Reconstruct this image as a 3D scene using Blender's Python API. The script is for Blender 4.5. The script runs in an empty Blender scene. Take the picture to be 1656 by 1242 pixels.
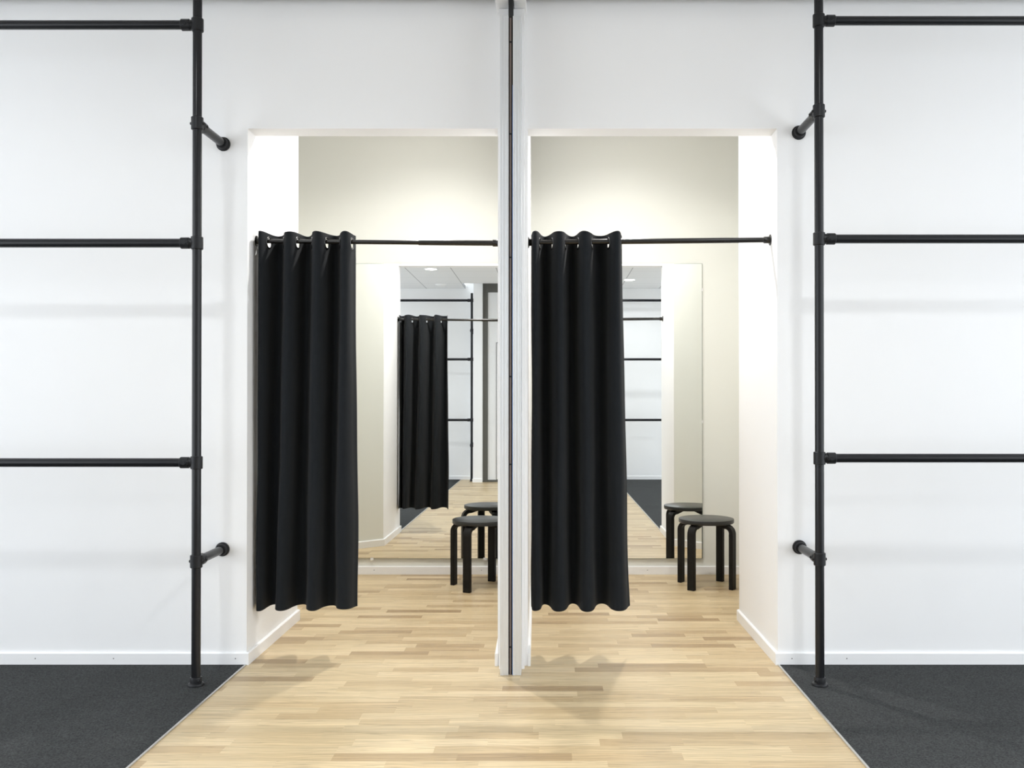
import bpy, bmesh, math, random
from mathutils import Vector, Matrix
PI = math.pi
random.seed(7)
scene = bpy.context.scene
C = scene.collection

# ------------------------------------------------------------------ camera
cam_d = bpy.data.cameras.new('camera')
cam_d.sensor_width = 36.0
cam_d.lens = 36.0 * 1450 / 1656
cam_d.shift_x = -59.4 / 1656
cam_d.shift_y = 17.0 / 1656
cam_d.clip_start = 0.05
cam = bpy.data.objects.new('camera', cam_d)
cam.location = (0, 0, 1.22)
cam.rotation_euler = (math.radians(90.34), 0, 0)
C.objects.link(cam)
scene.camera = cam

# ------------------------------------------------------------------ world, exposure
w = bpy.data.worlds.new('world'); scene.world = w; w.use_nodes = True
w.node_tree.nodes['Background'].inputs[0].default_value = (0.90, 0.95, 1.0, 1)
w.node_tree.nodes['Background'].inputs[1].default_value = 3.1
vs = scene.view_settings
vs.view_transform = 'Standard'; vs.look = 'None'; vs.gamma = 1; vs.use_curve_mapping = False
vs.exposure = 0.0

SHOP_LIGHT = 12.5      # watts per shop downlight
ROOM_LIGHT = 28.5      # watts per fitting-room downlight
CEIL = 3.045

# ------------------------------------------------------------------ materials
def mat(name, color, rough=0.6, metal=0.0, spec=0.5, bump=0.0, bscale=200, mottle=0.0, mscale=4, coat=0.0, sheen=0.0):
    m = bpy.data.materials.new(name); m.use_nodes = True
    nt = m.node_tree; b = nt.nodes['Principled BSDF']
    b.inputs['Base Color'].default_value = (*color, 1)
    b.inputs['Roughness'].default_value = rough
    b.inputs['Metallic'].default_value = metal
    b.inputs['Specular IOR Level'].default_value = spec
    b.inputs['Coat Weight'].default_value = coat
    b.inputs['Sheen Weight'].default_value = sheen
    tc = nt.nodes.new('ShaderNodeTexCoord')
    if mottle:
        n = nt.nodes.new('ShaderNodeTexNoise'); n.inputs['Scale'].default_value = mscale
        n.inputs['Detail'].default_value = 4
        nt.links.new(tc.outputs['Object'], n.inputs['Vector'])
        r = nt.nodes.new('ShaderNodeMapRange')
        r.inputs['To Min'].default_value = 1 - mottle; r.inputs['To Max'].default_value = 1 + mottle
        nt.links.new(n.outputs['Fac'], r.inputs['Value'])
        v = nt.nodes.new('ShaderNodeVectorMath'); v.operation = 'SCALE'
        v.inputs[0].default_value = color
        nt.links.new(r.outputs[0], v.inputs['Scale'])
        nt.links.new(v.outputs[0], b.inputs['Base Color'])
    if bump:
        n = nt.nodes.new('ShaderNodeTexNoise'); n.inputs['Scale'].default_value = bscale
        n.inputs['Detail'].default_value = 3
        nt.links.new(tc.outputs['Object'], n.inputs['Vector'])
        bp = nt.nodes.new('ShaderNodeBump'); bp.inputs['Strength'].default_value = bump
        bp.inputs['Distance'].default_value = 0.002
        nt.links.new(n.outputs['Fac'], bp.inputs['Height'])
        nt.links.new(bp.outputs[0], b.inputs['Normal'])
    return m

M = {}
M['white_wall'] = mat('white_wall_paint', (0.86, 0.86, 0.86), 0.75, bump=0.06, bscale=250, mottle=0.008)
M['cream_wall'] = mat('cream_wall_paint', (0.775, 0.78, 0.73), 0.7, bump=0.06, bscale=250, mottle=0.008)
M['white_trim'] = mat('white_gloss_trim', (0.87, 0.87, 0.87), 0.35, mottle=0.01)
M['pipe'] = mat('black_powder_coated_pipe', (0.012, 0.0125, 0.014), 0.25, spec=0.28, bump=0.02, bscale=500)
M['fitting'] = mat('black_cast_fitting', (0.011, 0.0115, 0.013), 0.38, spec=0.28, bump=0.15, bscale=400)
M['screw'] = mat('dark_steel_screw', (0.10, 0.10, 0.105), 0.3, metal=0.9, mottle=0.1, mscale=80)
M['rod'] = mat('black_lacquered_rod', (0.012, 0.011, 0.010), 0.25, mottle=0.05)
M['fabric'] = mat('black_curtain_cloth', (0.0115, 0.0135, 0.016), 0.9, spec=0.15, bump=0.25, bscale=900, mottle=0.12, mscale=60, sheen=0.05)
M['chrome'] = mat('dark_nickel_grommet', (0.09, 0.09, 0.09), 0.25, metal=1.0, mottle=0.05, mscale=50)
M['stool'] = mat('black_lacquered_birch', (0.010, 0.0095, 0.0085), 0.42, spec=0.18, bump=0.04, bscale=150)
M['seat'] = mat('black_linoleum_seat', (0.016, 0.0165, 0.0155), 0.30, spec=0.5)
M['alu'] = mat('satin_aluminium_profile', (0.72, 0.74, 0.76), 0.4, metal=0.6, mottle=0.02, mscale=8)
M['dark'] = mat('dark_slot_rubber', (0.012, 0.012, 0.012), 0.6, mottle=0.1)
M['brown'] = mat('brown_brush_seal', (0.20, 0.155, 0.135), 0.7, mottle=0.15, mscale=30)
M['blue'] = mat('blue_edge_film', (0.10, 0.20, 0.42), 0.4, mottle=0.1, mscale=10)
M['steel_trim'] = mat('brushed_steel_strip', (0.62, 0.61, 0.59), 0.3, metal=0.9, mottle=0.06, mscale=40)
M['brown_frame'] = mat('dark_taupe_frame', (0.10, 0.098, 0.085), 0.55, mottle=0.05)
M['gap'] = mat('door_gap_shadow_line', (0.05, 0.05, 0.05), 0.8, mottle=0.1)
M['door'] = mat('white_door_laminate', (0.80, 0.80, 0.80), 0.5, mottle=0.01)
M['plastic'] = mat('white_plastic', (0.85, 0.85, 0.85), 0.4, mottle=0.01)
M['mirror'] = mat('silvered_mirror', (0.90, 0.915, 0.90), 0.0, metal=1.0)
M['mirror_edge'] = mat('polished_glass_edge', (0.22, 0.27, 0.23), 0.15, mottle=0.05)

def emis(name, col, s):
    m = bpy.data.materials.new(name); m.use_nodes = True
    b = m.node_tree.nodes['Principled BSDF']
    b.inputs['Base Color'].default_value = (0.9, 0.9, 0.9, 1)
    b.inputs['Emission Color'].default_value = (*col, 1)
    b.inputs['Emission Strength'].default_value = s
    return m
M['lamp'] = emis('lit_lamp_diffuser', (1, 0.98, 0.95), 12)

def wood_material():
    m = bpy.data.materials.new('three_strip_oak_parquet'); m.use_nodes = True
    nt = m.node_tree; N = nt.nodes; L = nt.links
    b = N['Principled BSDF']
    tc = N.new('ShaderNodeTexCoord'); sp = N.new('ShaderNodeSeparateXYZ')
    L.new(tc.outputs['Object'], sp.inputs[0])
    def mth(op, a, bb=None, c=None):
        n = N.new('ShaderNodeMath'); n.operation = op
        for i, v in enumerate((a, bb, c)):
            if v is None: continue
            if isinstance(v, (int, float)): n.inputs[i].default_value = v
            else: L.new(v, n.inputs[i])
        return n.outputs[0]
    W = 0.066
    yr = mth('DIVIDE', sp.outputs[1], W)
    row = mth('FLOOR', yr)
    fr = mth('FRACT', yr)
    wn = N.new('ShaderNodeTexWhiteNoise'); wn.noise_dimensions = '1D'
    L.new(row, wn.inputs['W'])
    off = mth('MULTIPLY', wn.outputs['Value'], 97.0)
    xx = mth('ADD', mth('DIVIDE', sp.outputs[0], 0.40), off)
    vo = N.new('ShaderNodeTexVoronoi'); vo.voronoi_dimensions = '1D'
    vo.inputs['Scale'].default_value = 1.0; vo.inputs['Randomness'].default_value = 0.75
    L.new(xx, vo.inputs['W'])
    cs = N.new('ShaderNodeSeparateColor'); L.new(vo.outputs['Color'], cs.inputs[0])
    blk = mth('ADD', mth('MULTIPLY', cs.outputs[0], 13.7), row)
    w2 = N.new('ShaderNodeTexWhiteNoise'); w2.noise_dimensions = '1D'; L.new(blk, w2.inputs['W'])
    # grain
    cb = N.new('ShaderNodeCombineXYZ')
    L.new(mth('MULTIPLY', sp.outputs[0], 2.4), cb.inputs[0])
    L.new(mth('MULTIPLY', sp.outputs[1], 36.0), cb.inputs[1])
    L.new(mth('MULTIPLY', w2.outputs['Value'], 50.0), cb.inputs[2])
    g = N.new('ShaderNodeTexNoise'); g.inputs['Scale'].default_value = 1.0; g.inputs['Detail'].default_value = 6
    g.inputs['Roughness'].default_value = 0.6; g.inputs['Distortion'].default_value = 0.5
    L.new(cb.outputs[0], g.inputs['Vector'])
    cb2 = N.new('ShaderNodeCombineXYZ')
    L.new(mth('MULTIPLY', sp.outputs[0], 3.0), cb2.inputs[0])
    L.new(mth('MULTIPLY', sp.outputs[1], 17.0), cb2.inputs[1])
    L.new(mth('MULTIPLY', w2.outputs['Value'], 31.0), cb2.inputs[2])
    g2 = N.new('ShaderNodeTexWave'); g2.wave_type = 'BANDS'; g2.bands_direction = 'Y'; g2.inputs['Scale'].default_value = 1.1
    g2.inputs['Distortion'].default_value = 14.0; g2.inputs['Detail'].default_value = 1.5
    g2.inputs['Detail Scale'].default_value = 0.8
    L.new(cb2.outputs[0], g2.inputs['Vector'])
    cr = N.new('ShaderNodeValToRGB')
    e = cr.color_ramp.elements
    e[0].position = 0.0; e[0].color = (0.41, 0.30, 0.18, 1)
    e[1].position = 1.0; e[1].color = (0.71, 0.585, 0.40, 1)
    for p, c in ((0.10, (0.50, 0.38, 0.235, 1)), (0.28, (0.58, 0.455, 0.29, 1)), (0.65, (0.65, 0.53, 0.35, 1))):
        x = e.new(p); x.color = c
    L.new(w2.outputs['Value'], cr.inputs[0])
    gm = N.new('ShaderNodeMapRange'); gm.inputs['From Min'].default_value = 0.28; gm.inputs['From Max'].default_value = 0.72
    gm.inputs['To Min'].default_value = 0.84; gm.inputs['To Max'].default_value = 1.10
    L.new(g.outputs['Fac'], gm.inputs['Value'])
    gw = N.new('ShaderNodeMapRange'); gw.inputs['To Min'].default_value = 0.88; gw.inputs['To Max'].default_value = 1.04
    L.new(g2.outputs['Fac'], gw.inputs['Value'])
    edge = mth('MINIMUM', fr, mth('SUBTRACT', 1.0, fr))
    em = N.new('ShaderNodeMapRange'); em.inputs['From Max'].default_value = 0.022
    em.inputs['To Min'].default_value = 0.93; em.inputs['To Max'].default_value = 1.0
    L.new(edge, em.inputs['Value'])
    f = mth('MULTIPLY', mth('MULTIPLY', gm.outputs[0], gw.outputs[0]), em.outputs[0])
    # short dark pores and medullary flecks running with the grain
    cb3 = N.new('ShaderNodeCombineXYZ')
    L.new(mth('MULTIPLY', sp.outputs[0], 9.0), cb3.inputs[0])
    L.new(mth('MULTIPLY', sp.outputs[1], 130.0), cb3.inputs[1])
    L.new(mth('MULTIPLY', w2.outputs['Value'], 77.0), cb3.inputs[2])
    g3 = N.new('ShaderNodeTexNoise'); g3.inputs['Scale'].default_value = 1.0; g3.inputs['Detail'].default_value = 3
    L.new(cb3.outputs[0], g3.inputs['Vector'])
    pm = N.new('ShaderNodeMapRange'); pm.inputs['From Min'].default_value = 0.58; pm.inputs['From Max'].default_value = 0.75
    pm.inputs['To Min'].default_value = 1.0; pm.inputs["To Max"].default_value = 0.66
    L.new(g3.outputs['Fac'], pm.inputs['Value'])
    f = mth('MULTIPLY', f, pm.outputs[0])
    sc = N.new('ShaderNodeVectorMath'); sc.operation = 'SCALE'
    L.new(cr.outputs['Color'], sc.inputs[0]); L.new(f, sc.inputs['Scale'])
    tint = N.new('ShaderNodeVectorMath'); tint.operation = 'MULTIPLY'; tint.inputs[1].default_value = (0.93, 0.89, 0.80)
    L.new(sc.outputs[0], tint.inputs[0])
    L.new(tint.outputs[0], b.inputs['Base Color'])
    b.inputs['Roughness'].default_value = 0.38
    b.inputs['Specular IOR Level'].default_value = 0.4
    bp = N.new('ShaderNodeBump'); bp.inputs['Strength'].default_value = 0.06; bp.inputs['Distance'].default_value = 0.002
    L.new(g.outputs['Fac'], bp.inputs['Height']); L.new(bp.outputs[0], b.inputs['Normal'])
    return m
M['wood'] = wood_material()

def carpet_material():
    m = bpy.data.materials.new('charcoal_loop_carpet'); m.use_nodes = True
    nt = m.node_tree; N = nt.nodes; L = nt.links; b = N['Principled BSDF']
    tc = N.new('ShaderNodeTexCoord')
    n = N.new('ShaderNodeTexNoise'); n.inputs['Scale'].default_value = 170; n.inputs['Detail'].default_value = 3
    n.inputs['Roughness'].default_value = 0.7
    L.new(tc.outputs['Object'], n.inputs['Vector'])
    n2 = N.new('ShaderNodeTexNoise'); n2.inputs['Scale'].default_value = 2.5; n2.inputs['Detail'].default_value = 3
    L.new(tc.outputs['Object'], n2.inputs['Vector'])
    cr = N.new('ShaderNodeValToRGB')
    cr.color_ramp.elements[0].position = 0.30; cr.color_ramp.elements[0].color = (0.018, 0.019, 0.019, 1)
    cr.color_ramp.elements[1].position = 0.75; cr.color_ramp.elements[1].color = (0.080, 0.084, 0.084, 1)
    L.new(n.outputs['Fac'], cr.inputs[0])
    mr = N.new('ShaderNodeMapRange'); mr.inputs['To Min'].default_value = 0.8; mr.inputs['To Max'].default_value = 1.2
    L.new(n2.outputs['Fac'], mr.inputs['Value'])
    sc = N.new('ShaderNodeVectorMath'); sc.operation = 'SCALE'
    L.new(cr.outputs[0], sc.inputs[0]); L.new(mr.outputs[0], sc.inputs['Scale'])
    L.new(sc.outputs[0], b.inputs['Base Color'])
    b.inputs['Roughness'].default_value = 0.95; b.inputs['Specular IOR Level'].default_value = 0.1
    bp = N.new('ShaderNodeBump'); bp.inputs['Strength'].default_value = 0.8; bp.inputs['Distance'].default_value = 0.004
    L.new(n.outputs['Fac'], bp.inputs['Height']); L.new(bp.outputs[0], b.inputs['Normal'])
    return m
M['carpet'] = carpet_material()

def ceiling_material():
    m = bpy.data.materials.new('white_ceiling_tiles'); m.use_nodes = True
    nt = m.node_tree; N = nt.nodes; L = nt.links; b = N['Principled BSDF']
    tc = N.new('ShaderNodeTexCoord'); sp = N.new('ShaderNodeSeparateXYZ')
    L.new(tc.outputs['Object'], sp.inputs[0])
    def mth(op, a, bb=None):
        n = N.new('ShaderNodeMath'); n.operation = op
        for i, v in enumerate((a, bb)):
            if v is None: continue
            if isinstance(v, (int, float)): n.inputs[i].default_value = v
            else: L.new(v, n.inputs[i])
        return n.outputs[0]
    T = 0.6175
    def dist(o, off):
        f = mth('FRACT', mth('DIVIDE', mth('SUBTRACT', o, off), T))
        return mth('MULTIPLY', mth('MINIMUM', f, mth('SUBTRACT', 1.0, f)), T)
    dx = dist(sp.outputs[0], -1.33 - 10 * T); dy = dist(sp.outputs[1], -1.13 - 10 * T)
    lx = mth('LESS_THAN', dx, 0.006); ly = mth('LESS_THAN', dy, 0.004)
    ln = mth('MAXIMUM', lx, mth('MULTIPLY', ly, 0.5))
    n = N.new('ShaderNodeTexNoise'); n.inputs['Scale'].default_value = 60; n.inputs['Detail'].default_value = 4
    L.new(tc.outputs['Object'], n.inputs['Vector'])
    cr = N.new('ShaderNodeMix'); cr.data_type = 'RGBA'
    cr.inputs[6].default_value = (0.80, 0.80, 0.80, 1); cr.inputs[7].default_value = (0.40, 0.40, 0.40, 1)
    L.new(ln, cr.inputs[0]); L.new(cr.outputs[2], b.inputs['Base Color'])
    bp = N.new('ShaderNodeBump'); bp.inputs['Strength'].default_value = 0.2; bp.inputs['Distance'].default_value = 0.002
    L.new(n.outputs['Fac'], bp.inputs['Height']); L.new(bp.outputs[0], b.inputs['Normal'])
    b.inputs['Roughness'].default_value = 0.9
    return m
M['ceiling'] = ceiling_material()

# ------------------------------------------------------------------ mesh helpers
def obj(name, bm, m, parent=None, smooth=False, bevel=0.0):
    me = bpy.data.meshes.new(name)
    bmesh.ops.recalc_face_normals(bm, faces=bm.faces[:])
    bm.to_mesh(me); bm.free()
    me.materials.append(m)
    if smooth:
        for p in me.polygons: p.use_smooth = True
        try: me.set_sharp_from_angle(angle=math.radians(40))
        except Exception: pass
    o = bpy.data.objects.new(name, me); C.objects.link(o)
    if parent: o.parent = parent
    if bevel:
        bv = o.modifiers.new('bevel', 'BEVEL'); bv.width = bevel; bv.segments = 2; bv.limit_method = 'ANGLE'
    return o
def box(bm, x0, x1, y0, y1, z0, z1):
    v = [bm.verts.new((x, y, z)) for z in (z0, z1) for x, y in ((x0, y0), (x1, y0), (x1, y1), (x0, y1))]
    for f in ((0, 1, 2, 3), (4, 5, 6, 7), (0, 1, 5, 4), (1, 2, 6, 5), (2, 3, 7, 6), (3, 0, 4, 7)):
        bm.faces.new([v[i] for i in f])
def prism(bm, pts, z0, z1):
    a = [bm.verts.new((x, y, z0)) for x, y in pts]; b = [bm.verts.new((x, y, z1)) for x, y in pts]
    n = len(pts)
    bm.faces.new(a); bm.faces.new(b)
    for i in range(n): bm.faces.new((a[i], a[(i+1) % n], b[(i+1) % n], b[i]))
def lathe(bm, p, d, prof, n=40):
    """prof: (distance along d, radius) rings around axis through p"""
    p = Vector(p); d = Vector(d).normalized()
    u = d.orthogonal().normalized(); v = d.cross(u)
    rings = []
    for t, r in prof:
        rings.append([bm.verts.new(p + d*t + (u*math.cos(2*PI*k/n) + v*math.sin(2*PI*k/n))*max(r, 1e-5)) for k in range(n)])
    for a, b in zip(rings, rings[1:]):
        for k in range(n): bm.faces.new((a[k], a[(k+1) % n], b[(k+1) % n], b[k]))
    bm.faces.new(rings[0]); bm.faces.new(rings[-1])
def tube(bm, a, b, r, n=32):
    a = Vector(a); b = Vector(b); lathe(bm, a, b-a, [(0, r), ((b-a).length, r)], n)
def B(): return bmesh.new()
def thing(name, label, cat, loc=(0, 0, 0), group=None):
    o = bpy.data.objects.new(name, None); o.empty_display_size = 0.1; C.objects.link(o)
    o.location = loc; o['label'] = label; o['category'] = cat
    if group: o['group'] = group
    return o
def struct(name, bm, m, parent=None, bevel=0.0, smooth=False):
    o = obj(name, bm, m, parent, bevel=bevel, smooth=smooth)
    if not parent: o['kind'] = 'structure'
    return o

# ------------------------------------------------------------------ measures (metres)
YF = 4.141            # face of the shop wall
YFI = 4.262           # its inner face over the opening
YJ = 4.978            # end of the jamb walls
YB = 6.284            # back wall of the fitting rooms
XL, XR = -1.393, 1.056
HO = 2.475            # height of the opening
YO = -1.75            # shop wall behind the camera
FC = 3.12             # fitting room ceiling
PLX0, PLX1 = -0.234, -0.096      # partition faces at its front
PSL = -0.0125                    # partition leans sideways with depth

# ------------------------------------------------------------------ structure
bm = B(); box(bm, XL+0.004, XR-0.004, -2.0, YF, -0.03, 0.0)
prism(bm, [(XL+0.004, YF), (XR-0.004, YF), (XR+.002, YJ), (1.6, 5.46), (1.6, YB), (-1.95, YB), (-1.95, 5.46), (XL-.002, YJ)], -0.03, 0.0)
struct('floor', bm, M['wood'])
for x0, x1, side in ((-4.6, XL-0.004, 'left'), (XR+0.004, 4.2, 'right')):
    bm = B(); box(bm, x0, x1, YO, YF, -0.03, 0.003)
    o = obj('carpet', bm, M['carpet'])
    o['label'] = 'charcoal fitted carpet on the %s side of the oak floor, under the %s pipe rack' % (side, side)
    o['category'] = 'carpet'
for i, x in ((1, XL), (2, XR)):
    bm = B(); box(bm, x-0.0045, x+0.0045, YO, YF-0.014, -0.02, 0.0055)
    struct('trim_%d' % i, bm, M['steel_trim'], bevel=0.0015)

bm = B()
box(bm, -4.6, XL, YF, YFI, 0, 3.4)
box(bm, XR, 4.2, YF, YFI, 0, 3.4)
box(bm, XL, XR, YF, YFI, HO, 3.4)
struct('wall_front', bm, M['white_wall'])
bm = B(); box(bm, XL-0.11, XL, YFI, YJ, 0, FC); struct('wall_left', bm, M['white_wall'])
bm = B(); box(bm, XR, XR+0.11, YFI, YJ, 0, FC); struct('wall_right', bm, M['white_wall'])
bm = B(); prism(bm, [(XL, YJ), (XL-.11, YJ), (-2.06, 5.42), (-2.06, YB), (-1.95, YB), (-1.95, 5.46)], 0, FC)
struct('wall_left_side', bm, M['cream_wall'])
bm = B(); prism(bm, [(XR, YJ), (XR+.11, YJ), (1.71, 5.42), (1.71, YB), (1.6, YB), (1.6, 5.46)], 0, FC)
struct('wall_right_side', bm, M['cream_wall'])
bm = B(); box(bm, -2.06, 1.71, YB, YB+0.1, 0, FC); struct('wall_back', bm, M['cream_wall'])
def ps(y): return PSL * (y - 4.12)
bm = B(); prism(bm, [(PLX0, 4.12), (PLX1, 4.12), (PLX1+ps(YB), YB), (PLX0+ps(YB), YB)], 0, FC-0.0)
bm.faces.ensure_lookup_table()
struct('wall_middle', bm, M['white_wall'])
bm = B(); box(bm, -2.06, 1.71, YFI, YB, FC, FC+0.05); struct('ceiling_inner', bm, M['white_wall'])
bm = B()
YC = YF-0.07          # the tiles stop short of the wall
box(bm, -4.6, -1.33, YO, YC, CEIL, CEIL+0.05)
box(bm, -1.33, 0.98, -1.13, YC, CEIL, CEIL+0.05)
box(bm, 0.98, 4.2, YO, YC, CEIL, CEIL+0.05)
struct('ceiling', bm, M['ceiling'])
bm = B(); box(bm, -1.33, 0.98, YO, -1.13, 3.30, 3.34); box(bm, -1.33, 0.98, -1.145, -1.13, CEIL+.05, 3.30)
struct('ceiling_recess', bm, M['white_wall'])
bm = B(); box(bm, -4.6, 4.2, YC-0.2, YF, 3.36, 3.40); box(bm, -4.6, 4.2, YC-0.2, YC-0.17, CEIL+.05, 3.36); box(bm, -4.6, -4.57, YC-.17, YF, CEIL, 3.36); box(bm, 4.17, 4.2, YC-.17, YF, CEIL, 3.36); struct('ceiling_gap_light_block', bm, M['white_wall'])  # unseen boards and end caps added to block world light above the gap
# wall behind the camera, seen in the mirrors
bm = B(); box(bm, -4.6, 4.2, YO-0.12, YO, 0, 3.4); struct('wall_behind', bm, M['white_wall'])
bm = B(); box(bm, -1.16, -1.02, YO, -1.25, 0, 3.3); box(bm, 0.67, 0.81, YO, -1.25, 0, 3.3)
struct('wall_columns', bm, M['white_wall'], bevel=0.003)
dr = B(); box(dr, -1.02, -0.94, YO, -1.29, 0, 3.3); box(dr, .59, .67, YO, -1.29, 0, 3.3); box(dr, -0.94, .59, YO, -1.29, 2.93, 3.3)
box(dr, -0.94, .59, YO, -1.29, 0, 0.035)
struct('trim_3', dr, M['brown_frame'], bevel=0.002)
bm = B(); box(bm, -0.94, .59, YO, -1.31, 0.035, 2.93); struct('wall_door_panel', bm, M['door'])
bm = B(); box(bm, -0.812, .10, -1.311, -1.307, 0.035, 2.155)
d1 = struct('door_1', bm, M['gap'])
bm = B(); box(bm, -0.802, .09, -1.308, -1.299, 0.04, 2.146); struct('door_leaf', bm, M['door'], d1, bevel=0.001)
bm = B(); tube(bm, (.03, -1.30, 1.05), (.03, -1.25, 1.05), .009, 16); tube(bm, (.03, -1.252, 1.05), (-.09, -1.252, 1.05), .008, 16)
struct('door_handle', bm, M['steel_trim'], d1, smooth=True)

# baseboards -------------------------------------------------------
H = 0.057; T = 0.013
def baseboard(name, pts, screws=(), zt=H):
    """pts run along the wall face; board grows to the left-hand side of travel"""
    bm = B(); n = len(pts); off = []
    P = [Vector(p) for p in pts]
    for i in range(n):
        ns = []
        if i > 0:
            d = (P[i]-P[i-1]).normalized(); ns.append(Vector((-d.y, d.x)))
        if i < n-1:
            d = (P[i+1]-P[i]).normalized(); ns.append(Vector((-d.y, d.x)))
        if len(ns) == 2:
            m = (ns[0]+ns[1]).normalized(); off.append(P[i] + m*(T/max(m.dot(ns[0]), .2)))
        else: off.append(P[i]+ns[0]*T)
    rows = [(P, 0), (off, 0), (off, zt-0.004), ([o*0.65+p*0.35 for o, p in zip(off, P)], zt), (P, zt)]
    V = [[bm.verts.new((q[i].x, q[i].y, z)) for i in range(n)] for q, z in rows]
    for a, b in zip(V, V[1:]+V[:1]):
        for i in range(n-1): bm.faces.new((a[i], a[i+1], b[i+1], b[i]))
    bm.faces.new([r[0] for r in V]); bm.faces.new([r[-1] for r in V])
    o = struct(name, bm, M['white_trim'])
    for sx, sy, sz, dx, dy in screws:
        bm = B(); lathe(bm, (sx, sy, sz), (dx, dy, 0), [(-.001, .0026), (.0006, .0026), (.001, .0018)], 12)
        struct('screw_head', bm, M['screw'], o)
    return o
sc = lambda xs: [(x, YF-T, 0.031, 0, -1) for x in xs]
baseboard('baseboard_left', [(-1.95, 5.9), (-1.95, 5.46), (XL, YJ), (XL, YF), (-4.6, YF)][::-1][::1] and
          [(-1.95, YB), (-1.95, 5.46), (XL, YJ), (XL, YF), (-4.6, YF)], sc((-2.36, -2.0, -1.44)))
baseboard('baseboard_right', [(4.2, YF), (XR, YF), (XR, YJ), (1.6, 5.46), (1.6, YB)], sc((1.118, 1.37)))
xa, xb = PLX0+ps(YB), PLX1+ps(YB)
baseboard('baseboard_back', [(xa, YB), (-1.95, YB)], [(-1.22, YB-T, .03, 0, -1), (-.47, YB-T, .03, 0, -1)])
baseboard('baseboard_back_right', [(1.6, YB), (xb, YB)], [(.69, YB-T, .03, 0, -1)])
baseboard('baseboard_middle', [(PLX1+ps(YB), YB), (PLX1, 4.115)])
baseboard('baseboard_middle_left', [(PLX0, 4.115), (PLX0+ps(YB), YB)])
baseboard('baseboard_behind', [(-4.6, YO), (-1.16, YO), (-1.16, -1.25), (-1.02, -1.25)])
baseboard('baseboard_behind_right', [(0.67, -1.25), (0.81, -1.25), (0.81, YO), (4.2, YO)])

# ------------------------------------------------------------------ divider post and ceiling track
t = thing('divider_post', 'satin aluminium end post of the centre partition with a dark slot down its face', 'post', (-0.169, 4.02, 0))
def at(bx, ox=-0.169, oy=4.02):
    return (bx[0]-ox, bx[1]-ox, bx[2]-oy, bx[3]-oy, bx[4], bx[5])
PT = 2.927
for x0, x1 in ((-0.216, -0.1785), (-0.1595, -0.122)):
    bm = B(); box(bm, *at((x0, x1, 3.976, 4.07, 0, PT)))
    # fine vertical ribs on the face
    for k in range(2):
        xr = x0 + (x1-x0)*(0.30+0.4*k); box(bm, *at((xr-.0016, xr+.0016, 3.9745, 3.977, 0.0, PT)))
    obj('frame_profile', bm, M['alu'], t, bevel=0.001)
bm = B(); box(bm, *at((-0.1785, -0.1595, 3.992, 4.06, 0, PT))); obj('slot_channel', bm, M['dark'], t)
bm = B(); box(bm, *at((-0.1735, -0.1665, 3.984, 3.993, 0, PT-.005)))
o = obj('brush_seal', bm, M['brown'], t); o['label'] = 'brown seal strip in the slot'
bm = B(); box(bm, *at((-0.1618, -0.1594, 3.9775, 3.993, 0.0, 2.62)))
o = obj('edge_film', bm, M['blue'], t); o['label'] = 'blue edge strip'
for z in (0.12, 0.93, 1.32, 1.85, 2.4, 2.81):
    bm = B(); box(bm, *at((-0.1745, -0.1655, 3.9825, 3.990, z, z+0.007))); obj('seal_joint', bm, M['dark'], t)
bm = B(); box(bm, *at((-0.2252, -0.1098, 4.07, 4.12, 0, 3.0))); obj('mounting_plate', bm, M['white_trim'], t, bevel=0.001)

t = thing('ceiling_track', 'white boxed ceiling track with a dark slot above the centre partition', 'track', (-0.17, 2.2, 3.0))
def at2(b_): return (b_[0]+.17, b_[1]+.17, b_[2]-2.2, b_[3]-2.2, b_[4]-3.0, b_[5]-3.0)
bm = B(); box(bm, *at2((-0.2396, -0.1805, -1.1, YF, 3.003, CEIL))); box(bm, *at2((-0.1575, -0.102, -1.1, YF, 3.003, CEIL)))
obj('track_housing', bm, M['white_trim'], t, bevel=0.002)
bm = B(); box(bm, *at2((-0.1805, -0.1575, -1.1, 4.068, 3.012, CEIL))); obj('track_slot', bm, M['dark'], t)
bm = B(); box(bm, *at2((-0.1795, -0.1590, 3.99, 4.05, 2.928, 3.012))); obj('track_carrier', bm, M['dark'], t)

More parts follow.
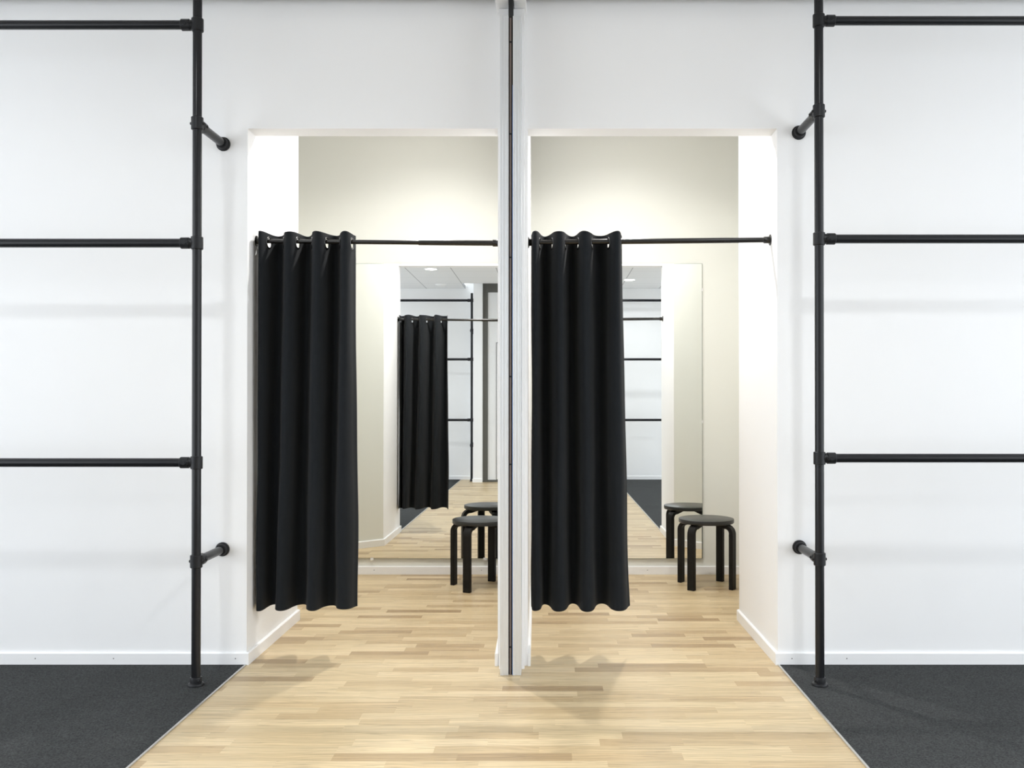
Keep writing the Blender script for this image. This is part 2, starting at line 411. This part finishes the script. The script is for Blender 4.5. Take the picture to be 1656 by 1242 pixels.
# ------------------------------------------------------------------ pipe racks
PR = 0.019; FR = 0.0252; SR = 0.0245
def grub(bm, p, d): lathe(bm, p, d, [(0, .0065), (.006, .0065), (.008, .005), (.008, .003), (.004, .003)], 14)
def tee(bm, p, d, L=0.068, side=(0, -1, 0)):
    """sleeve round the upright at p and a socket along d"""
    p = Vector(p); d = Vector(d)
    lathe(bm, p-Vector((0, 0, .027)), (0, 0, 1), [(0, PR+.001), (0, FR-.002), (.002, FR), (.052, FR), (.054, FR-.002), (.054, PR+.001)])
    lathe(bm, p, d, [(0.0, .014), (0.008, SR-.004), (.03, SR-.003), (.033, SR), (L-.002, SR), (L, SR-.002), (L, PR+.001)])
def rack(x, yu, direction, bars, stubs, ywall, label, length, sgn=1, zfloor=0.003, top=None, rise=0.0):
    """upright at x; bars run in +-x; stubs run to the wall; sgn=+1: wall on the +y side"""
    t = thing('pipe_rack', label, 'clothes rack', (x, yu, zfloor), group='pipe racks on the shop walls')
    O = Vector((x, yu, zfloor))
    top = top or (bars[0]+0.11)
    for ux in (0.0, direction*length):
        fz = rise if ux else 0.0
        bm = B(); lathe(bm, (ux, 0, 0.012+fz), (0, 0, 1), [(0, PR), (top-zfloor-.012-fz, PR), (top-zfloor-.008-fz, PR-.004)])
        obj('upright', bm, M['pipe'], t, smooth=True)
        bm = B(); lathe(bm, (ux, 0, fz), (0, 0, 1), [(0, .0333), (.006, .0335), (.010, .031), (.011, .027), (.013, .0245), (.034, .0245), (.036, .0235), (.036, PR)])
        grub(bm, (ux+.018*direction*-1, -.016*sgn, .024+fz), (-.7*direction, -.7*sgn, 0))
        o = obj('base_flange', bm, M['fitting'], t, smooth=True)
        for z in bars:
            zz = z-zfloor; d = direction if ux == 0 else -direction
            bm = B(); tee(bm, (ux, 0, zz), (d, 0, 0))
            obj('tee_fitting', bm, M['fitting'], t, smooth=True)
            bm = B(); grub(bm, (ux+d*.030, -.018*sgn, zz), (0, -sgn, 0)); lathe(bm, (ux+d*.048, -.020*sgn, zz), (0, -sgn, 0), [(0, .010), (.0055, .009)], 16)
            obj('grub_screw', bm, M['fitting'], t, smooth=True)
        for z in stubs:
            zz = z-zfloor; gap = (ywall-yu)*sgn - 0.0015
            bm = B(); tee(bm, (ux, 0, zz), (0, sgn, 0), 0.066)
            for s in (-1, 1): grub(bm, (ux+s*.022, 0, zz), (s, 0, 0)); grub(bm, (ux+s*.021, sgn*.047, zz), (s, 0, 0))
            obj('tee_fitting', bm, M['fitting'], t, smooth=True)
            bm = B(); tube(bm, (ux, sgn*.03, zz), (ux, sgn*(gap-.004), zz), PR)
            w_ = obj('wall_brace', bm, M['pipe'], t, smooth=True)
            bm = B(); lathe(bm, (ux, sgn*gap, zz), (0, -sgn, 0), [(0.0, .0325), (.005, .0325), (.009, .0305), (.010, .027), (.013, .0255), (.030, .0255), (.032, .024), (.032, PR)])
            obj('wall_flange', bm, M['fitting'], w_, smooth=True)
    for z in bars:
        zz = z-zfloor
        bm = B(); tube(bm, (direction*.03, 0, zz), (direction*(length-.03), 0, zz), PR)
        obj('crossbar', bm, M['pipe'], t, smooth=True)
    return t
rack(-1.504, 3.83, -1, (2.825, 1.890, 0.952), (2.402, 0.531), YF, 'black steel pipe rack standing on the carpet left of the fitting rooms', 2.6)
rack(1.156, 3.83, 1, (2.843, 1.908, 0.971), (2.455, 0.541), YF, 'black steel pipe rack standing on the carpet right of the fitting rooms', 2.6)
rack(-1.20, -1.43, -1, (2.82, 1.90, 0.955), (2.35, 0.56), YO, 'black steel pipe rack seen in the left mirror, beside a white column', 2.6, sgn=-1, zfloor=0.0, rise=0.0045)
rack(0.93, -1.43, 1, (2.82, 1.90, 0.955), (2.35, 0.56), YO, 'black steel pipe rack of which the right mirror shows only crossbars', 2.6, sgn=-1, zfloor=0.0, rise=0.0045)

# ------------------------------------------------------------------ curtain rods
def rod(name_label, xa, za, xb, zb, y, xs, group='curtain rods'):
    t = thing('curtain_rod', name_label, 'curtain rod', (xa, y, za), group=group)
    A = Vector((0, 0, 0)); Bv = Vector((xb-xa, 0, zb-za)); d = Bv.normalized(); L = Bv.length
    k = (xs-xa)/(xb-xa)*L
    bm = B(); lathe(bm, A, d, [(0.004, .0105), (k+.01, .0105)]); obj('inner_tube', bm, M['rod'], t, smooth=True)
    bm = B(); lathe(bm, A, d, [(k, .0108), (k, .0128), (L-.004, .0128), (L-.004, .01)]); obj('outer_tube', bm, M['rod'], t, smooth=True)
    for p, dd in ((A, d), (Bv, -d)):
        bm = B(); lathe(bm, p, dd, [(0, .026), (.003, .0262), (.0045, .024), (.0055, .018), (.008, .0165), (.030, .0165), (.032, .0125)])
        obj('end_flange', bm, M['rod'], t, smooth=True)
YR = 4.268
rod('black curtain rod across the left fitting room opening', XL, 1.976, PLX0+ps(YR), 1.9665, YR, -0.62)
rod('black curtain rod across the right fitting room opening', PLX1+ps(YR), 1.970, XR, 1.982, YR, 0.05)

# ------------------------------------------------------------------ curtains
def curtain(label, kt, kb, rodz, ph0, ph1, amp_t, amp_b, seed):
    """kt / kb: fabric x position at top / bottom for phases start, 0, pi, 2pi .. end"""
    rnd = random.Random(seed)
    x0 = kt[0][1]
    zt, zb = 2.012, 0.232
    def interp(K, ph):
        # smooth monotone (cosine-free) cubic through knots
        for i in range(len(K)-1):
            if ph <= K[i+1][0] or i == len(K)-2:
                p0, v0 = K[i]; p1, v1 = K[i+1]
                m0 = (K[i+1][1]-K[i-1][1])/(K[i+1][0]-K[i-1][0]) if i > 0 else (v1-v0)/(p1-p0)
                m1 = (K[i+2][1]-v0)/(K[i+2][0]-p0) if i < len(K)-2 else (v1-v0)/(p1-p0)
                h = p1-p0; s = (ph-p0)/h
                return ((2*s**3-3*s*s+1)*v0 + (s**3-2*s*s+s)*h*m0 + (-2*s**3+3*s*s)*v1 + (s**3-s*s)*h*m1)
    fa = [rnd.uniform(.86, 1.1) for _ in range(12)]
    wob = [rnd.uniform(0, 6.28) for _ in range(6)]
    def point(ph, f):      # f 0 = top, 1 = bottom
        g = f**1.3
        xt, xb_ = interp(kt, ph), interp(kb, ph)
        x = xt*(1-g)+xb_*g
        c = (0.105*(1-g)+0.115*g)/(2*PI)*0.42
        x += c*math.sin(2*ph)*(0.12*(1-g)+0.5*g)
        ci = int(round(ph/PI)) % 12
        A = (amp_t*(1-g)+amp_b*g)
        cs = math.cos(ph)
        # flatten the front folds slightly
        y = YR - A*(math.copysign(abs(cs)**0.85, cs))*fa[ci if abs(cs) > .02 else 0]**(1 if abs(cs) > .02 else 0)
        x += 0.0035*math.sin(f*7+wob[0]+ph*.8)*f + 0.002*math.sin(f*17+wob[1]-ph)*f
        y += 0.006*math.sin(f*5+wob[2]+ph*.6)*f
        return x, y
    # arc-length sampling of the top edge so grommets come out round
    N = 520
    phs = [ph0+(ph1-ph0)*i/N for i in range(N+1)]
    pts = [point(p, 0.0) for p in phs]
    s = [0.0]
    for a, b in zip(pts, pts[1:]): s.append(s[-1]+math.hypot(b[0]-a[0], b[1]-a[1]))
    cross = [PI*(k+.5) for k in range(-1, 8) if ph0+.12 < PI*(k+.5) < ph1-.12]
    import bisect
    def s_at(p):
        i = min(N-1, int((p-ph0)/(ph1-ph0)*N)); f = (p-phs[i])/(phs[i+1]-phs[i]); return s[i]+(s[i+1]-s[i])*f
    def p_at(v):
        i = min(N-1, max(0, bisect.bisect(s, v)-1)); f = (v-s[i])/(s[i+1]-s[i]); return phs[i]+(phs[i+1]-phs[i])*f
    S = s[-1]; nc = int(S/0.0055)
    cols = [p_at(S*i/nc) for i in range(nc+1)]; sv = [S*i/nc for i in range(nc+1)]
    rows = []
    z = zt
    while z > 1.90: rows.append(z); z -= 0.0055
    while z > zb+.02: rows.append(z); z -= 0.03
    for q in (.012, .006, 0): rows.append(zb+q)
    hzs = [rodz(point(p, .02)[0])-0.0082 for p in cross]
    holes = [(s_at(p), h_) for p, h_ in zip(cross, hzs)]
    R = 0.0225
    t = thing('eyelet_curtain', label, 'curtain', (x0, YR, zb), group='black eyelet curtains')
    bm = B(); V = []
    for z in rows:
        f = (zt-z)/(zt-zb)
        r = []
        for p, sx in zip(cols, sv):
            x, y = point(p, f)
            dz = 0
            if z == rows[0]: dz = 0.002*math.sin(p*1.7+wob[3])
            if z <= zb+.02: dz = 0.004*math.sin(p*.9+wob[4])
            # seam of the header band and of the hem
            ex = 0.0
            if abs(z-1.89) < .012: ex = .0012
            x -= 0; y += ex
            r.append(bm.verts.new((x-x0, y-YR, z-zb+dz)))
        V.append(r)
    for i in range(len(rows)-1):
        zc = (rows[i]+rows[i+1])/2
        for j in range(nc):
            sc_ = (sv[j]+sv[j+1])/2
            if any((sc_-hs)**2+(zc-hz_)**2 < R*R for hs, hz_ in holes): continue
            bm.faces.new((V[i][j], V[i][j+1], V[i+1][j+1], V[i+1][j]))
    bmesh.ops.delete(bm, geom=[v for v in bm.verts if not v.link_faces], context='VERTS')
    o = obj('curtain_panel', bm, M['fabric'], t, smooth=True)
    for p in o.data.polygons: p.use_smooth = True
    sd = o.modifiers.new('thickness', 'SOLIDIFY'); sd.thickness = 0.0022; sd.offset = 0
    # grommets
    gmesh = None
    for p, hz in zip(cross, hzs):
        a = point(p-.02, 0.025); b = point(p+.02, 0.025)
        tdir = Vector((b[0]-a[0], b[1]-a[1], 0)).normalized()
        c = point(p, 0.025)
        if gmesh is None:
            bm = B(); RM, rm = 0.0255, 0.0042; n1, n2 = 36, 10
            g = [[bm.verts.new(((RM+rm*math.cos(2*PI*j/n2))*math.cos(2*PI*i/n1), rm*.62*math.sin(2*PI*j/n2), (RM+rm*math.cos(2*PI*j/n2))*math.sin(2*PI*i/n1))) for j in range(n2)] for i in range(n1)]
            for i in range(n1):
                for j in range(n2):
                    bm.faces.new((g[i][j], g[(i+1) % n1][j], g[(i+1) % n1][(j+1) % n2], g[i][(j+1) % n2]))
            go = obj('grommet', bm, M['chrome'], t, smooth=True); gmesh = go.data
        else:
            go = bpy.data.objects.new('grommet', gmesh); C.objects.link(go); go.parent = t
        go.location = (c[0]-x0, c[1]-YR, hz-zb)
        go.rotation_euler = (0, 0, math.atan2(tdir.y, tdir.x))
    return t
kt = [(-.75*PI, -1.374), (0, -1.358), (PI, -1.300), (2*PI, -1.222), (3*PI, -1.168), (4*PI, -1.085), (5*PI, -1.030), (6*PI, -.958), (6.72*PI, -.930)]
kb = [(-.75*PI, -1.376), (0, -1.366), (PI, -1.325), (2*PI, -1.262), (3*PI, -1.195), (4*PI, -1.115), (5*PI, -1.05), (6*PI, -.975), (6.72*PI, -.912)]
curtain('black eyelet curtain gathered against the left wall of the left fitting room', kt, kb, lambda x: 1.976-(x-XL)/1.157*.0095, -.75*PI, 6.72*PI, .070, .066, 3)
kt = [(-.7*PI, -.084), (0, -.066), (PI, -.015), (2*PI, .049), (3*PI, .110), (4*PI, .171), (5*PI, .245), (6*PI, .320), (6.72*PI, .352)]
kb = [(-.7*PI, -.084), (0, -.062), (PI, -.012), (2*PI, .053), (3*PI, .118), (4*PI, .184), (5*PI, .250), (6*PI, .330), (6.72*PI, .394)]
curtain('black eyelet curtain gathered beside the centre partition in the right fitting room', kt, kb, lambda x: 1.970+(x+.098)/1.154*.012, -.7*PI, 6.72*PI, .070, .066, 11)

# ------------------------------------------------------------------ mirrors
def mirror(x0, x1, label):
    zb, zt = 0.111, 2.175; w_ = x1-x0; h = zt-zb
    t = thing('wall_mirror', label, 'mirror', (x0, YB-.0145, zb), group='fitting room mirrors')
    t.rotation_euler = (math.radians(-0.18), 0, 0)       # its clips hold the foot a few millimetres further out than the top
    bm = B(); box(bm, 0, w_, 0.0, 0.005, 0, h); obj('mirror_backing', bm, M['mirror_edge'], t)
    bm = B(); v = [bm.verts.new(p) for p in ((.002, -.0006, .002), (w_-.002, -.0006, .002), (w_-.002, -.0006, h-.002), (.002, -.0006, h-.002))]
    w2 = [bm.verts.new(p) for p in ((.002, .0, .002), (w_-.002, .0, .002), (w_-.002, .0, h-.002), (.002, .0, h-.002))]
    bm.faces.new(v); bm.faces.new(w2)
    for i in range(4): bm.faces.new((v[i], v[(i+1) % 4], w2[(i+1) % 4], w2[i]))
    obj('mirror_glass', bm, M['mirror'], t)
    for cx, cz in ((.20, 0), (w_-.16, 0)):
        bm = B(); box(bm, cx-.011, cx+.011, -.003, .009, cz-.012, cz+.006); obj('mirror_clip', bm, M['plastic'], t, bevel=.001)
    for cx in (0, w_):
        for cz in (.985-.03, 1.88):
            s = 1 if cx else -1
            bm = B(); box(bm, cx-.004, cx+.004, -.003, .009, cz-.010, cz+.010); obj('mirror_clip', bm, M['plastic'], t, bevel=.001)
mirror(-1.435, -0.285, 'tall frameless mirror on the back wall of the left fitting room')
mirror(-0.075, 1.075, 'tall frameless mirror on the back wall of the right fitting room')

# ------------------------------------------------------------------ stools
def build_stool(label, loc, rz):
    t = thing('round_stool', label, 'stool', loc, group='round black stools'); t.rotation_euler = (0, 0, rz)
    Hs = 0.443; th = 0.027; R = 0.180
    bm = B(); lathe(bm, (0, 0, Hs-th), (0, 0, 1), [(0, R-.004), (.0025, R-.001), (.005, R), (th-.004, R), (th-.0012, R-.0012), (th, R-.004)], 96)
    obj('seat', bm, M['seat'], t, smooth=True)
    # one bent leg: vertical shaft, knee, foot tapering away under the seat
    tk, wd = 0.028, 0.050; ro = 0.204; zt = Hs-th-.0008
    rk = 0.062
    outer, inner = [], []
    outer.append((ro, 0)); inner.append((ro-tk, 0))
    n = 12
    for k in range(n+1):
        a = k/n*PI/2
        outer.append((ro-rk+rk*math.cos(a), zt-rk+rk*math.sin(a)))
        ri = rk-tk*(1-.12*math.sin(2*a))
        inner.append((ro-rk+ri*math.cos(a), zt-rk+ri*math.sin(a)))
    outer.append((ro-rk-.075, zt)); inner.append((ro-rk-.075, zt-.008))
    m0 = None
    for k in range(4):
        if m0 is None:
            bm = B(); vs_ = []
            for (o1, z1), (o2, z2) in zip(outer, inner):
                vs_.append([bm.verts.new(p) for p in ((o1, -wd/2, z1), (o1, wd/2, z1), (o2, wd/2, z2), (o2, -wd/2, z2))])
            for a, b in zip(vs_, vs_[1:]):
                for i in range(4): bm.faces.new((a[i], a[(i+1) % 4], b[(i+1) % 4], b[i]))
            bm.faces.new(vs_[0]); bm.faces.new(vs_[-1])
            l = obj('leg', bm, M['stool'], t, smooth=True, bevel=.0025); m0 = l
        else:
            l = m0.copy(); C.objects.link(l); l.parent = t
        l.rotation_euler = (0, 0, k*PI/2)
    # screws under the knees
    return t
build_stool('round black stool half hidden behind the centre partition, left fitting room', (-0.449, 5.860, 0), math.radians(249.3))
build_stool('round black stool standing in front of the right fitting room mirror corner', (1.034, 5.893, 0), math.radians(50.9))

# ------------------------------------------------------------------ ceiling fittings
def downlight(x, y, z, power, label, col, lit=True, size=.13, group='round ceiling downlights', spread=PI):
    t = thing('ceiling_downlight', label, 'ceiling light', (x, y, z), group=group)
    bm = B(); lathe(bm, (0, 0, 0), (0, 0, -1), [(-.02, .098), (0, .098), (.003, .097), (.004, .088), (.002, .084), (-.001, .082), (-.02, .082)], 48)
    obj('trim_ring', bm, M['plastic'], t, smooth=True)
    bm = B(); lathe(bm, (0, 0, 0.0005), (0, 0, -1), [(-.004, .081), (0, .081), (.0012, .07)], 48)
    obj('diffuser', bm, M['lamp'], t, smooth=True)
    ld = bpy.data.lights.new('downlight_lamp', 'AREA'); ld.shape = 'DISK'; ld.size = size; ld.energy = power; ld.color = col
    ld.spread = spread
    lo = bpy.data.objects.new('downlight_lamp', ld); C.objects.link(lo); lo.parent = t; lo.location = (0, 0, -.008)
    return t
cool = (0.93, 0.97, 1.0)
shop = [(-1.61, 0.30, 'lit downlight seen at the top of the left mirror'),
        (-1.61, 2.45, 'lit downlight in the ceiling in front of the left pipe rack'),
        (1.20, -0.75, 'lit downlight seen at the top of the right mirror'),
        (1.20, 0.85, 'lit downlight in the ceiling right of the camera'),
        (1.20, 2.45, 'lit downlight in the ceiling in front of the right pipe rack')]
for x, y, l in shop: downlight(x, y, CEIL, SHOP_LIGHT, l, cool, spread=math.radians(156))
warm = (1.0, 0.98, 0.955)
downlight(-0.735, 4.82, FC, ROOM_LIGHT, 'downlight just inside the opening of the left fitting room', warm, size=.05, spread=math.radians(150))
downlight(-0.80, 5.60, FC, 4.0, 'added unseen fill lamp near the back wall of the left fitting room', warm, size=.10, spread=math.radians(140))  # extra lamp, added to brighten the angled side wall
downlight(0.50, 5.60, FC, 4.0, 'added unseen fill lamp near the back wall of the right fitting room', warm, size=.10, spread=math.radians(140))  # same added fill for the right room's angled wall
downlight(0.447, 4.82, FC, ROOM_LIGHT, 'downlight just inside the opening of the right fitting room', warm, size=.05, spread=math.radians(150))
t = thing('smoke_detector', 'flat round white detector on the ceiling, faint in the left mirror', 'detector', (-1.66, -1.26, CEIL))
bm = B(); lathe(bm, (0, 0, 0), (0, 0, -1), [(0, .09), (.006, .09), (.010, .085), (.016, .06), (.022, .055), (.024, .03)], 40)
obj('detector_body', bm, M['plastic'], t, smooth=True)
